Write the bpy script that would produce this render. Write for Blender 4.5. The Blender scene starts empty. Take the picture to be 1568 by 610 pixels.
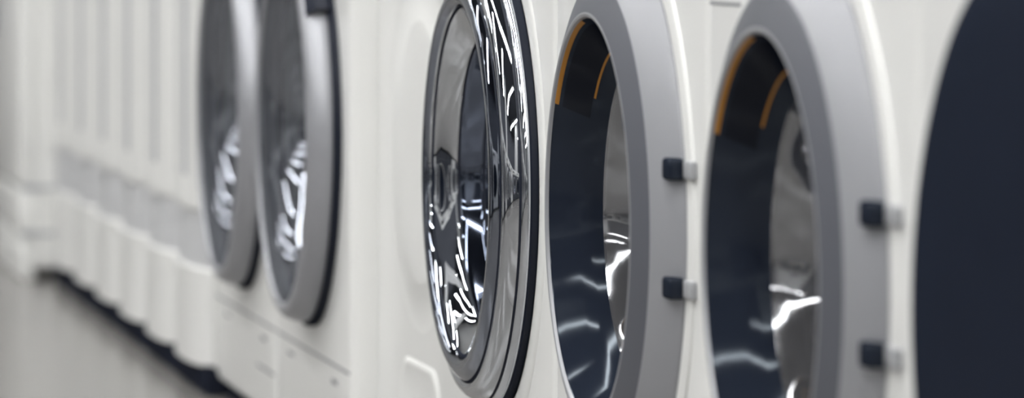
import bpy, math, random
from mathutils import Vector
random.seed(4)
S = bpy.context.scene
S.view_settings.view_transform = 'Standard'
S.view_settings.look = 'None'
S.view_settings.exposure = 0.0

# ------------------------------------------------------------------ materials
def mat(name, col, rough=0.5, metal=0.0, coat=0.0, emis=None, estr=0, spec=0.5, noise=None, bump=None):
    m = bpy.data.materials.new(name); m.use_nodes = True
    nt = m.node_tree; b = nt.nodes['Principled BSDF']
    b.inputs['Base Color'].default_value = (*col, 1)
    b.inputs['Roughness'].default_value = rough
    b.inputs['Metallic'].default_value = metal
    b.inputs['Coat Weight'].default_value = coat
    b.inputs['Coat Roughness'].default_value = 0.08
    b.inputs['Specular IOR Level'].default_value = spec
    if emis:
        b.inputs['Emission Color'].default_value = (*emis, 1)
        b.inputs['Emission Strength'].default_value = estr
    if noise or bump:
        tc = nt.nodes.new('ShaderNodeTexCoord')
        n = nt.nodes.new('ShaderNodeTexNoise')
        nt.links.new(tc.outputs['Object'], n.inputs['Vector'])
        n.inputs['Detail'].default_value = 3
    if noise:
        sc, amt = noise
        n.inputs['Scale'].default_value = sc
        r = nt.nodes.new('ShaderNodeMapRange')
        r.inputs['To Min'].default_value = 1 - amt; r.inputs['To Max'].default_value = 1 + amt
        nt.links.new(n.outputs['Fac'], r.inputs['Value'])
        mx = nt.nodes.new('ShaderNodeVectorMath'); mx.operation = 'SCALE'
        mx.inputs[0].default_value = col
        nt.links.new(r.outputs['Result'], mx.inputs['Scale'])
        nt.links.new(mx.outputs['Vector'], b.inputs['Base Color'])
    if bump:
        sc, st, di = bump
        n.inputs['Scale'].default_value = sc
        n.inputs['Detail'].default_value = 0
        bp = nt.nodes.new('ShaderNodeBump')
        bp.inputs['Strength'].default_value = st; bp.inputs['Distance'].default_value = di
        nt.links.new(n.outputs['Fac'], bp.inputs['Height'])
        nt.links.new(bp.outputs['Normal'], b.inputs['Normal'])
    return m

def tinted(name, col, refl, rough, tint=(1, 1, 1)):
    """smoked plastic / printed glass: dark diffuse body with a weak mirror reflection"""
    m = bpy.data.materials.new(name); m.use_nodes = True
    nt = m.node_tree; nt.nodes.clear()
    o = nt.nodes.new('ShaderNodeOutputMaterial')
    df = nt.nodes.new('ShaderNodeBsdfDiffuse')
    gl = nt.nodes.new('ShaderNodeBsdfGlossy'); gl.inputs['Roughness'].default_value = rough
    gl.inputs['Color'].default_value = (*tint, 1)
    mx = nt.nodes.new('ShaderNodeMixShader'); mx.inputs[0].default_value = refl
    tc = nt.nodes.new('ShaderNodeTexCoord'); n = nt.nodes.new('ShaderNodeTexNoise'); n.inputs['Scale'].default_value = 9
    r = nt.nodes.new('ShaderNodeMapRange'); r.inputs['To Min'].default_value = .85; r.inputs['To Max'].default_value = 1.15
    v = nt.nodes.new('ShaderNodeVectorMath'); v.operation = 'SCALE'; v.inputs[0].default_value = col
    nt.links.new(tc.outputs['Object'], n.inputs['Vector']); nt.links.new(n.outputs['Fac'], r.inputs['Value'])
    nt.links.new(r.outputs['Result'], v.inputs['Scale']); nt.links.new(v.outputs['Vector'], df.inputs['Color'])
    nt.links.new(df.outputs[0], mx.inputs[1]); nt.links.new(gl.outputs[0], mx.inputs[2])
    nt.links.new(mx.outputs[0], o.inputs['Surface'])
    return m

M_WHITE = mat('white_enamel', (.80, .80, .785), .32, coat=.25, noise=(3, .015))
M_GRAPH = mat('graphite_enamel', (.05, .055, .07), .3, coat=.25, noise=(3, .03))
M_SEAM  = mat('seam_dark', (.22, .225, .24), .7, noise=(40, .1))  # dark grey tone of the panel joints
M_WPLAS = mat('white_plastic', (.78, .78, .765), .4, noise=(6, .02))
M_GREYF = mat('satin_grey_ring', (.105, .11, .128), .45, metal=.1, spec=.3, noise=(30, .03))
M_GREYB = mat('silver_bevel', (.32, .325, .345), .38, metal=.2, noise=(30, .02))
M_SILV  = mat('brushed_silver', (.36, .365, .39), .38, metal=.4, noise=(60, .03))
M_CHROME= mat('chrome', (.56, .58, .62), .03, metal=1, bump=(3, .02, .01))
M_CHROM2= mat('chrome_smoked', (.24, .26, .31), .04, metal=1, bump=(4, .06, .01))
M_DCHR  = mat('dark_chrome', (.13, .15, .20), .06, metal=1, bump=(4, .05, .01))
M_NAVY  = tinted('navy_gloss', (.014, .018, .029), .022, .10, (.8, .9, 1))
M_NAVY2 = tinted('navy_dome', (.010, .014, .026), .02, .3)
M_BLACK = tinted('black_rubber', (.010, .013, .024), .02, .4)
M_ORANGE= mat('orange_reflection', (.44, .20, .04), .5, spec=.1, noise=(20, .05))  # orange reflection on the door funnel, painted as flat colour
M_BOOT  = mat('grey_boot', (.16, .17, .19), .6, noise=(20, .1))
M_BAND  = mat('grey_band', (.56, .565, .58), .4, noise=(10, .05))
M_GROOVE= mat('grey_groove', (.42, .43, .45), .4, noise=(10, .05))
M_PLATE = mat('hinge_plate_grey', (.36, .365, .38), .5, spec=.2, noise=(10, .05))
M_DISP  = tinted('display_black', (.008, .010, .017), .012, .1)

def bowl_mat(name, tint, refl, body, bmix, nsc=12, nst=.4):
    m = bpy.data.materials.new(name); m.use_nodes = True
    nt = m.node_tree; nt.nodes.clear()
    o = nt.nodes.new('ShaderNodeOutputMaterial')
    g = nt.nodes.new('ShaderNodeBsdfGlossy'); g.inputs['Roughness'].default_value = .06
    g.inputs['Color'].default_value = (*tint, 1)
    t = nt.nodes.new('ShaderNodeBsdfTransparent'); t.inputs['Color'].default_value = (.8, .83, .87, 1)
    df = nt.nodes.new('ShaderNodeBsdfDiffuse'); df.inputs['Color'].default_value = (*body, 1)
    m1 = nt.nodes.new('ShaderNodeMixShader'); m1.inputs[0].default_value = bmix
    mx = nt.nodes.new('ShaderNodeMixShader'); mx.inputs[0].default_value = refl
    tc = nt.nodes.new('ShaderNodeTexCoord'); n = nt.nodes.new('ShaderNodeTexNoise')
    n.inputs['Scale'].default_value = nsc; n.inputs['Detail'].default_value = 0
    bp = nt.nodes.new('ShaderNodeBump'); bp.inputs['Strength'].default_value = nst; bp.inputs['Distance'].default_value = .012
    nt.links.new(tc.outputs['Object'], n.inputs['Vector'])
    nt.links.new(n.outputs['Fac'], bp.inputs['Height'])
    nt.links.new(bp.outputs['Normal'], g.inputs['Normal'])
    nt.links.new(t.outputs[0], m1.inputs[1]); nt.links.new(df.outputs[0], m1.inputs[2])
    nt.links.new(m1.outputs[0], mx.inputs[1]); nt.links.new(g.outputs[0], mx.inputs[2])
    nt.links.new(mx.outputs[0], o.inputs['Surface'])
    return m
M_BOWL = bowl_mat('porthole_glass', (.50, .51, .54), .42, (.26, .255, .26), .45, 19, .6)
M_BOWLC = bowl_mat('porthole_glass_grey', (.36, .38, .43), .45, (.14, .145, .16), .5)
M_BOWLD = bowl_mat('porthole_glass_dark', (.24, .26, .32), .45, (.03, .035, .05), .5)

def drum_mat():
    m = mat('perforated_steel', (.55, .56, .58), .25, metal=.9)
    nt = m.node_tree; b = nt.nodes['Principled BSDF']
    tc = nt.nodes.new('ShaderNodeTexCoord'); v = nt.nodes.new('ShaderNodeTexVoronoi')
    v.inputs['Scale'].default_value = 55; v.inputs['Randomness'].default_value = .1
    cr = nt.nodes.new('ShaderNodeValToRGB')
    cr.color_ramp.elements[0].position = .22; cr.color_ramp.elements[0].color = (.02, .02, .03, 1)
    cr.color_ramp.elements[1].position = .27; cr.color_ramp.elements[1].color = (.5, .51, .54, 1)
    nt.links.new(tc.outputs['Object'], v.inputs['Vector'])
    nt.links.new(v.outputs['Distance'], cr.inputs[0]); nt.links.new(cr.outputs[0], b.inputs['Base Color'])
    return m
M_DRUM = drum_mat()

# ------------------------------------------------------------------ mesh helpers
def mesh(name, vs, fs, mats, fm=None, smooth=True, sharp=32):
    me = bpy.data.meshes.new(name); me.from_pydata(vs, [], fs)
    for m in mats: me.materials.append(m)
    if fm: me.polygons.foreach_set('material_index', fm)
    me.polygons.foreach_set('use_smooth', [smooth] * len(fs))
    me.validate(); me.update()
    if smooth: me.set_sharp_from_angle(angle=math.radians(sharp))
    return me

def lathe(name, prof, cx=0, cz=0, N=144, a0=None, a1=None, sharp=32):
    """prof: list of (r, p, material of the span to the NEXT point); p = protrusion toward -Y."""
    mats = []
    for q in prof[:-1]:
        if q[2] not in mats: mats.append(q[2])
    vs, fs, fm = [], [], []
    closed = a0 is None
    n = N if closed else N + 1
    for k, (r, p, _) in enumerate(prof):
        for i in range(n):
            a = 2*math.pi*i/N if closed else a0 + (a1-a0)*i/N
            vs.append((cx + r*math.cos(a), -p, cz + r*math.sin(a)))
    for k in range(len(prof)-1):
        for i in range(N):
            j = (i+1) % n
            fs.append((k*n+i, k*n+j, (k+1)*n+j, (k+1)*n+i)); fm.append(mats.index(prof[k][2]))
    return mesh(name, vs, fs, mats, fm, True, sharp)

def box(name, x0, x1, y0, y1, z0, z1, m, bev=0.0):
    import bmesh
    bm = bmesh.new(); bmesh.ops.create_cube(bm, size=1)
    for v in bm.verts:
        v.co = Vector(((x0+x1)/2 + v.co.x*(x1-x0), (y0+y1)/2 + v.co.y*(y1-y0), (z0+z1)/2 + v.co.z*(z1-z0)))
    if bev: bmesh.ops.bevel(bm, geom=bm.edges[:], offset=bev, segments=3, affect='EDGES', profile=.5)
    me = bpy.data.meshes.new(name); bm.to_mesh(me); bm.free(); me.materials.append(m)
    me.polygons.foreach_set('use_smooth', [bool(bev)]*len(me.polygons))
    if bev: me.set_sharp_from_angle(angle=math.radians(40))
    return me

def cyl(name, x, z, r, p0, p1, m):
    return lathe(name, [(r, p0, m), (r, p1-.002, m), (r-.002, p1, m), (0.0001, p1, m)], x, z, 40)

def rrect(hw, z0, z1, rad, per=10):
    pts = []
    cs = [(hw-rad, z1-rad, 0), (-hw+rad, z1-rad, 90), (-hw+rad, z0+rad, 180), (hw-rad, z0+rad, 270)]
    for k, (cx, cz, a) in enumerate(cs):
        for i in range(6):
            t = math.radians(a + 90*i/5); pts.append((cx+rad*math.cos(t), cz+rad*math.sin(t)))
        nx = cs[(k+1) % 4]; t = math.radians(nx[2]); e = (nx[0]+rad*math.cos(t), nx[1]+rad*math.sin(t)); s = pts[-1]
        for i in range(1, per+1): pts.append((s[0]+(e[0]-s[0])*i/(per+1), s[1]+(e[1]-s[1])*i/(per+1)))
    return pts

CZ = .417
def body(name, m, w=.596, hole=.195, z0=.026, z1=.85, dep=.58):
    hw = w/2
    loops = []
    base = rrect(hw-.012, z0+.012, z1-.012, .006)
    loops.append([(hole*math.cos(math.atan2(z-CZ, x)), 0.09, CZ + hole*math.sin(math.atan2(z-CZ, x))) for x, z in base])
    loops.append([(x, 0, z) for x, _, z in loops[0]])
    loops.append([(x, 0, z) for x, z in base])
    for ins, y in ((.009, .0004), (.006, .0014), (.003, .0035), (.001, .007), (0, .012)):
        loops.append([(x, y, z) for x, z in rrect(hw-ins, z0+ins, z1-ins, .008)])
    loops.append([(x, dep, z) for x, z in rrect(hw, z0, z1, .008)])
    n = len(base); vs = [p for l in loops for p in l]; fs = []
    for k in range(len(loops)-1):
        for i in range(n):
            j = (i+1) % n; fs.append((k*n+i, k*n+j, (k+1)*n+j, (k+1)*n+i))
    fs.append(tuple((len(loops)-1)*n+i for i in range(n)))
    return mesh(name, vs, fs, [m], None, True, 40)

def seams(name, rects):
    """thin dark joint lines on the front (x0,x1,z0,z1)"""
    vs, fs = [], []
    for (x0, x1, z0, z1) in rects:
        b = len(vs)
        for y in (-.0004, .002):
            vs += [(x0, y, z0), (x1, y, z0), (x1, y, z1), (x0, y, z1)]
        fs += [(b, b+1, b+2, b+3), (b, b+4, b+5, b+1), (b+1, b+5, b+6, b+2), (b+2, b+6, b+7, b+3), (b+3, b+7, b+4, b)]
    return mesh(name, vs, fs, [M_SEAM], None, False)

def feet(name, hw=.25):
    vs, fs = [], []
    N = 16
    for fx in (-hw, hw):
        for fy in (.06, .52):
            b = len(vs)
            for (r, z) in ((.022, 0), (.022, .008), (.01, .01), (.01, .03)):
                for i in range(N):
                    a = 2*math.pi*i/N; vs.append((fx+r*math.cos(a), fy+r*math.sin(a), z))
            for k in range(3):
                for i in range(N):
                    j = (i+1) % N; fs.append((b+k*N+i, b+k*N+j, b+(k+1)*N+j, b+(k+1)*N+i))
            fs.append(tuple(b+i for i in range(N)))
    return mesh(name, vs, fs, [M_BLACK], None, True)

# --------------------------------------------------------------- shared parts
COMMON = {}
COMMON['cabinet'] = body('cabinet', M_WHITE)
CAB_GRAPH = body('cabinet_graphite', M_GRAPH)
COMMON['feet'] = feet('feet')
COMMON['shadow_plinth'] = box('shadow_plinth', -.285, .285, .015, .55, .002, .032, M_BLACK)  # black box standing in for the shadow under the cabinet
COMMON['drum'] = lathe('drum', [(.185, -.085, M_BOOT), (.17, -.06, M_BOOT), (.17, -.09, M_DRUM), (.24, -.10, M_DRUM), (.245, -.16, M_DRUM), (.245, -.38, M_DRUM), (.06, -.40, M_DRUM), (.0001, -.38, M_DRUM)], 0, CZ, 96)
COMMON['boot'] = lathe('door_boot', [(.196, 0.0, M_BOOT), (.192, -.03, M_BOOT), (.180, -.045, M_BOOT), (.186, -.06, M_BOOT), (.18, -.09, M_BOOT)], 0, CZ, 96)
COMMON['control_panel'] = box('control_panel', -.292, .292, -.006, .01, .715, .842, M_WPLAS, .003)
COMMON['display'] = box('display', .06, .22, -.0075, 0, .755, .80, M_DISP, .001)
COMMON['program_dial'] = cyl('program_dial', -.0, .778, .03, .004, .03, M_SILV)
COMMON['drawer'] = seams('drawer', [(-.157, -.155, .712, .842), (-.292, .292, .712, .7145)])

def glass_bowl(r0, p0, gm):
    return [(r0, p0, gm), (r0-.004, p0-.012, gm), (r0-.010, p0-.035, gm), (r0-.022, p0-.062, gm), (r0-.045, p0-.082, gm), (r0*.35, p0-.092, gm), (.0001, p0-.094, gm)]

# door A: grey/silver dished ring with navy funnel
gA = {}
gA['door_ring'] = lathe('door_ring', [
    (.238, 0, M_GREYB), (.2375, .004, M_GREYB), (.235, .0065, M_GREYB), (.206, .0235, M_GREYB), (.203, .0250, M_GREYF),
    (.200, .0262, M_GREYF), (.180, .0335, M_GREYF), (.1755, .0348, M_GREYB), (.1738, .0352, M_GREYB), (.1718, .0345, M_GREYB), (.1705, .032, M_NAVY)
    , (.1700, .030, M_NAVY)], 0, CZ, sharp=20)
gA['door_funnel'] = lathe('door_funnel', [
    (.1705, .0315, M_NAVY), (.165, .025, M_NAVY), (.152, .010, M_NAVY), (.145, .001, M_NAVY), (.1425, -.003, M_NAVY), (.1400, -.007, M_NAVY), (.137, -.012, M_NAVY)], 0, CZ)
gA['door_glass'] = lathe('door_glass', glass_bowl(.1375, -.010, M_BOWL), 0, CZ)
d = math.radians
gA['orange_reflection_outer'] = lathe('orange_reflection', [(.1705, .0323, M_ORANGE), (.1686, .0299, M_ORANGE), (.1682, .0288, M_ORANGE)], 0, CZ, 60, d(100), d(147))  # curved band coloured as a reflection along the funnel lip
gA['orange_reflection_inner'] = lathe('orange_reflection_in', [(.1470, .0043, M_ORANGE), (.1458, .0027, M_ORANGE)], 0, CZ, 60, d(104), d(138))  # same painted reflection, repeated at the inner edge
gA['label_sector'] = lathe('label_sector', [(.1655, .0262, M_DISP), (.153, .0118, M_DISP), (.1475, .0048, M_DISP)], 0, CZ, 60, d(33), d(147))
gA['surround'] = lathe('surround', [(.262, 0, M_WPLAS), (.261, .002, M_WPLAS), (.258, .003, M_WPLAS), (.242, .003, M_WPLAS), (.2395, .001, M_WPLAS), (.237, 0, M_SEAM), (.236, 0, M_SEAM)], 0, CZ)
def hinge(dz):
    parts = {}
    parts['hinge_pin'] = box('hinge_pin', .214, .238, -.018, -.004, CZ+dz-.0088, CZ+dz+.0088, M_NAVY, .003)
    parts['hinge_plate'] = box('hinge_plate', .238, .264, -.006, 0, CZ+dz-.0072, CZ+dz+.0072, M_PLATE, .0015)
    return parts
for nm, dz in (('a', .0535), ('b', -.042)):
    for k, v in hinge(dz).items(): gA[k+'_'+nm] = v
gA['seams'] = seams('seams', [(-.296, .296, .118, .1205), (-.29, -.17, .604, .6065), (-.17, -.168, .604, .712), (.15, .28, .104, .1055), (.15, .28, .035, .0365), (.149, .1505, .035, .1055)])

# door B: full chrome door
gB = {}
gB['door_gasket'] = lathe('door_gasket', [(.226, 0, M_BLACK), (.226, .006, M_BLACK), (.219, .008, M_BLACK)], 0, CZ)
gB['door_ring'] = lathe('door_ring', [
    (.2215, .004, M_CHROME), (.2225, .008, M_CHROME), (.2215, .012, M_CHROME), (.2185, .0145, M_CHROME), (.2165, .0145, M_BLACK), (.2155, .0165, M_CHROME),
    (.2130, .022, M_CHROME), (.209, .027, M_CHROME), (.204, .0300, M_CHROME), (.199, .0305, M_CHROME), (.1965, .0290, M_BLACK), (.194, .0310, M_CHROM2),
    (.190, .0355, M_CHROM2), (.184, .0385, M_CHROM2), (.178, .0385, M_CHROM2), (.174, .0365, M_CHROM2), (.1715, .033, M_CHROME), (.1705, .030, M_CHROME)], 0, CZ, 360, sharp=50)
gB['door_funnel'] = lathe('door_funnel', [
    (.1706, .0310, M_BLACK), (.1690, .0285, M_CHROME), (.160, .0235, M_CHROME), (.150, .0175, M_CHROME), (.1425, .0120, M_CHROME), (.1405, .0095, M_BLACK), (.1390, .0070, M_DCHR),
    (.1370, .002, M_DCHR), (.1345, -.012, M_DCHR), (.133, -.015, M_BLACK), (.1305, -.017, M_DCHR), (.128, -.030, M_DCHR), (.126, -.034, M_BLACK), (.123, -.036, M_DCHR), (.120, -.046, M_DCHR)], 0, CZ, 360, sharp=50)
gB['door_glass'] = lathe('door_glass', glass_bowl(.1205, -.044, M_BOWLD), 0, CZ)
gB['surround'] = lathe('surround', [(.262, 0, M_WPLAS), (.260, .0012, M_WPLAS), (.255, .0018, M_WPLAS), (.238, .0016, M_WPLAS), (.229, .0, M_WPLAS), (.22, 0, M_WPLAS)], 0, CZ)
gB['seams'] = seams('seams', [(-.296, .296, .118, .1205)])

# door C: silver rim, big grey glass
gC = {}
gC['door_back_ring'] = lathe('door_back_ring', [(.240, 0, M_BLACK), (.240, .0075, M_BLACK), (.237, .010, M_BLACK), (.230, .010, M_BLACK)], 0, CZ)
gC['door_ring'] = lathe('door_ring', [(.233, .009, M_SILV), (.2345, .012, M_SILV), (.2335, .022, M_SILV), (.229, .033, M_SILV), (.223, .0385, M_SILV), (.216, .040, M_SILV), (.2125, .0385, M_SILV), (.211, .035, M_SILV)], 0, CZ, sharp=50)
gC['door_glass'] = lathe('door_glass', [(.2115, .0355, M_BOWLC), (.200, .0345, M_BOWLC), (.185, .030, M_BOWLC), (.168, .018, M_BOWLC), (.155, .004, M_BOWLC), (.149, -.010, M_BOWLC), (.142, -.035, M_BOWLC), (.128, -.060, M_BOWLC), (.10, -.078, M_BOWLC), (.05, -.086, M_BOWLC), (.0001, -.088, M_BOWLC)], 0, CZ, sharp=60)
gC['seams'] = seams('seams', [(-.29, .29, .1435, .1465), (.12, .28, .084, .0875), (.16, .20, .122, .128), (-.2, -.15, .125, .129)])
H_C = lathe('door_handle', [(.241, .004, M_BLACK), (.246, .010, M_BLACK), (.244, .024, M_BLACK), (.236, .031, M_BLACK), (.229, .0345, M_BLACK)], 0, CZ, 40, d(38), d(62))

# door D: plain white door (recessed machine)
gD = {}
gD['door_ring'] = lathe('door_ring', [(.199, .0, M_WPLAS), (.15, .0002, M_WPLAS), (.148, .0012, M_WPLAS), (.142, .0018, M_WPLAS), (.10, .002, M_WPLAS), (.0001, .002, M_WPLAS)], 0, CZ)
def flap():
    pts = rrect(.125, .088, .186, .048, 4)
    vs, fs = [], []
    cx, cz = 0, .137
    for s, y in ((1.0, .0), (.98, -.0014), (.94, -.0024), (.88, -.002), (.83, -.001)):
        for (x, z) in pts: vs.append((cx+(x-cx)*s, y, cz+(z-cz)*(1-(1-s)*1.5)))
    n = len(pts)
    for k in range(4):
        for i in range(n):
            j = (i+1) % n; fs.append((k*n+i, k*n+j, (k+1)*n+j, (k+1)*n+i))
    fs.append(tuple(4*n+i for i in range(n)))
    return mesh('filter_flap', vs, fs, [M_WPLAS])
gD['filter_flap'] = flap()

# door E: navy dome glass
gE = {}
gE['door_ring'] = lathe('door_ring', [(.252, 0, M_GREYB), (.251, .004, M_WPLAS), (.246, .006, M_WPLAS), (.236, .007, M_WPLAS), (.233, .007, M_WPLAS), (.231, .005, M_WPLAS)], 0, CZ)
gE['door_glass'] = lathe('door_glass', [(.2345, .005, M_NAVY2), (.2335, .018, M_NAVY2), (.229, .024, M_NAVY2), (.217, .0285, M_NAVY2), (.19, .033, M_NAVY2), (.13, .037, M_NAVY2), (.06, .039, M_NAVY2), (.0001, .0395, M_NAVY2)], 0, CZ, sharp=60)
gE['seams'] = seams('seams', [(-.296, .296, .118, .1205)])
GR = {'A': gA, 'B': gB, 'C': gC, 'D': gD, 'E': gE}

def link(name, me, parent=None):
    o = bpy.data.objects.new(name, me); S.collection.objects.link(o)
    if parent: o.parent = parent
    return o

def washer(kind, t, y=0, rot=0, name='front_load_washing_machine', graph=False, handle=False):
    e = bpy.data.objects.new(name, None); S.collection.objects.link(e)
    e.empty_display_size = .2
    parts = dict(COMMON); parts.update(GR[kind])
    if kind in 'DE':
        for k in ('drum', 'boot'): parts.pop(k)
    if graph: parts['cabinet'] = CAB_GRAPH
    if handle: parts['door_handle'] = H_C
    for k, me in parts.items(): link(k, me, e)
    e.location = (-t, y, 0); e.rotation_euler = (0, 0, rot)
    return e

# main row (t = distance along the row from the camera)
washer('C', 6.27); washer('C', 5.672, handle=True)
washer('D', 5.073, .03)
washer('B', 4.492)
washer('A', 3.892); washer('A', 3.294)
washer('E', 2.694)
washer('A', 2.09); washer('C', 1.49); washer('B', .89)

# ------------------------------------------------------------ slim top loaders
def topload():
    w, h, dep = .366, .88, .58
    hw = w/2; nx, nz = 72, 60
    zs = sorted(set([.04+.84*i/nz for i in range(nz+1)] + [.176, .18, .258, .262]))
    vs, fs, fm = [], [], []
    def f(u, z):
        a = abs(u)
        y = -.026*(1-a**3.0)
        if a > .93: y += .012*((a-.93)/.07)**2
        g = 0
        if z > .262:
            k = min(1, (z-.262)/.05)
            for c in (-.45, .18): g += .014*k*math.exp(-((u-c)/.085)**2)
        if .178 < z < .260: g += .004
        return y+g
    nzc = len(zs)
    for z in zs:
        for i in range(nx+1):
            u = -1+2*i/nx; vs.append((u*hw, f(u, z), z))
    for k in range(nzc-1):
        zm = (zs[k]+zs[k+1])/2
        for i in range(nx):
            a = k*(nx+1)+i; fs.append((a, a+1, a+nx+2, a+nx+1))
            u = -1+2*(i+.5)/nx
            m = 1 if (.178 < zm < .260) else 0
            if zm > .30 and (abs(u+.45) < .12 or abs(u-.18) < .12): m = 2
            fm.append(m)
    b = len(vs)
    vs += [(-hw, .0, .04), (-hw, dep, .04), (hw, dep, .04), (hw, .0, .04), (-hw, .0, .88), (-hw, dep, .88), (hw, dep, .88), (hw, .0, .88)]
    fs += [(b, b+1, b+5, b+4), (b+1, b+2, b+6, b+5), (b+2, b+3, b+7, b+6), (b, b+3, b+2, b+1), (b+4, b+5, b+6, b+7)]; fm += [0]*5
    fs.append(tuple([b+4, b+7] + [(nzc-1)*(nx+1)+i for i in range(nx, -1, -1)])); fm.append(0)
    fs.append(tuple([b+3, b] + list(range(0, nx+1)))); fm.append(0)
    for i in (0, nx):
        c = [k*(nx+1)+i for k in range(nzc)]
        fs.append(tuple(c + ([b+4, b] if i == 0 else [b+7, b+3]))); fm.append(0)
    return mesh('cabinet', vs, fs, [M_WHITE, M_BAND, M_GROOVE], fm, True, 35)
TL = {'cabinet': topload(), 'feet': feet('feet', .14), 'shadow_plinth': box('shadow_plinth', -.182, .182, -.012, .55, .002, .042, M_BLACK),  # flush black base paints the shadow line along the floor
      'lid': box('lid', -.17, .17, .0, .42, .878, .9, M_WPLAS, .008), 'control_panel': box('control_panel', -.175, .175, .44, .57, .878, .95, M_WPLAS, .01),
      'display': box('display', -.08, .08, .435, .445, .90, .935, M_DISP, .001)}
for i in range(6):
    e = bpy.data.objects.new('top_load_washing_machine', None); S.collection.objects.link(e)
    for k, me in TL.items(): link(k, me, e)
    e.location = (-(6.585+.184+.371*i), .0, 0)

# upright refrigerator closing the row
e = bpy.data.objects.new('refrigerator', None); S.collection.objects.link(e); e.location = (-9.12, -.078, 0)
for k, me in {'cabinet': box('cabinet', -.3, .3, .03, .65, .02, 1.8, M_WHITE, .01),
              'lower_door': box('lower_door', -.3, .3, 0, .032, .176, .75, M_WHITE, .01),
              'upper_door': box('upper_door', -.3, .3, 0, .032, .756, 1.8, M_WHITE, .01),
              'drawer_front': box('drawer_front', -.3, .3, 0, .032, .09, .170, M_WHITE, .006),
              'kick_grille': box('kick_grille', -.295, .295, .002, .03, .0, .085, M_WPLAS, .004),
              'seam_trim_a': box('seam_trim_a', .296, .3015, .004, .3, .168, .178, M_GROOVE),
              'seam_trim_b': box('seam_trim_b', .296, .3015, .004, .3, .083, .092, M_GROOVE),
              'handle': box('handle', -.245, -.22, -.04, .0, .45, .74, M_SILV, .008)}.items(): link(k, me, e)

# opposite row of machines across the aisle (behind the camera)
for i in range(16):
    kind = random.choice('ACEEAB')
    washer(kind, -1.8+.62*i, -2.75, math.pi, graph=(i % 3 != 1))

# ------------------------------------------------------------------ room
M_WALL = mat('wall_paint', (.62, .62, .61), .7, noise=(2, .03))
M_WALLD = mat('wall_paint_dark', (.06, .065, .08), .7, noise=(2, .03))
M_CEIL = mat('dark_ceiling', (.05, .055, .07), .8, noise=(2, .1))
def floor_mat():
    m = mat('floor_tiles', (.5, .47, .43), .2)
    nt = m.node_tree; b = nt.nodes['Principled BSDF']
    tc = nt.nodes.new('ShaderNodeTexCoord')
    br = nt.nodes.new('ShaderNodeTexBrick'); br.offset = 0
    br.inputs['Scale'].default_value = 1; br.inputs['Brick Width'].default_value = .6; br.inputs['Row Height'].default_value = .6
    br.inputs['Mortar Size'].default_value = .003
    br.inputs['Color1'].default_value = (.215, .205, .195, 1); br.inputs['Color2'].default_value = (.205, .197, .187, 1)
    br.inputs['Mortar'].default_value = (.15, .145, .14, 1)
    nt.links.new(tc.outputs['Object'], br.inputs['Vector']); nt.links.new(br.outputs['Color'], b.inputs['Base Color'])
    return m
M_FLOOR = floor_mat()
X0, X1, Y0, Y1, H = -14, 4, -6.5, .9, 3.6
link('floor', box('floor', X0, X1, Y0, Y1, -.1, 0, M_FLOOR))
link('ceiling', box('ceiling', X0, X1, Y0, Y1, H, H+.1, M_CEIL))
link('wall_back', box('wall_back', X0, X1, Y1, Y1+.1, -.1, H+.1, M_WALL))
link('wall_front', box('wall_front', X0, X1, Y0-.1, Y0, -.1, H+.1, M_WALLD))
link('wall_left', box('wall_left', X0-.1, X0, Y0-.1, Y1+.1, -.1, H+.1, M_WALL))
link('wall_right', box('wall_right', X1, X1+.1, Y0-.1, Y1+.1, -.1, H+.1, M_WALLD))
pil = box('reflection_pillar', -.2, .2, -.2, .2, 0, H, M_WALL, .01)  # unseen columns added for contrast in the chrome reflections
for px, py in ((-11, -4.2), (-7.4, -4.2), (-3.8, -4.2), (-.2, -4.2), (2.8, -3.1), (2.8, -1.2)):
    link('reflection_pillar', pil).location = (px, py, 0)

M_LAMP = mat('lamp_diffuser', (.9, .9, .9), .5, emis=(1, 1, .985), estr=35)
M_HOUS = mat('lamp_housing', (.5, .5, .5), .5, noise=(5, .02))
LL = 1.85
hous = box('housing', -LL/2, LL/2, -.09, .09, .0, .07, M_HOUS, .01)
diff = box('diffuser', -LL/2+.03, LL/2-.03, -.055, .055, -.012, .0, M_LAMP)
stem = box('stem', -.01, .01, -.01, .01, .07, .3, M_HOUS)
for yy in (-.55, -1.75, -3.4, -5.1):
    for i in range(9):
        if yy > -2 and i > 6: continue
        e = bpy.data.objects.new('ceiling_lamp', None); S.collection.objects.link(e)
        e.location = (2.6 - LL*i, yy, H-.3)
        if yy < -2: e.location.x += .4; e.rotation_euler = (0, 0, math.pi/2)
        link('housing', hous, e); link('diffuser', diff, e); link('stem', stem, e)

w = bpy.data.worlds.new('world'); S.world = w; w.use_nodes = True
w.node_tree.nodes['Background'].inputs[0].default_value = (.8, .85, 1, 1)
w.node_tree.nodes['Background'].inputs[1].default_value = .3

# ------------------------------------------------------------------ camera
cd = bpy.data.cameras.new('camera'); cam = bpy.data.objects.new('camera', cd); S.collection.objects.link(cam)
th = math.asin(.192)
cam.location = (0, -.86, .665)
F = Vector((-math.cos(th), math.sin(th), 0))
cam.rotation_euler = F.to_track_quat('-Z', 'Y').to_euler()
cd.sensor_width = 36; cd.lens = 164.7; cd.shift_y = -417/1568
cd.clip_start = .05
cd.dof.use_dof = True; cd.dof.focus_distance = 4.25; cd.dof.aperture_fstop = 5.6
S.camera = cam
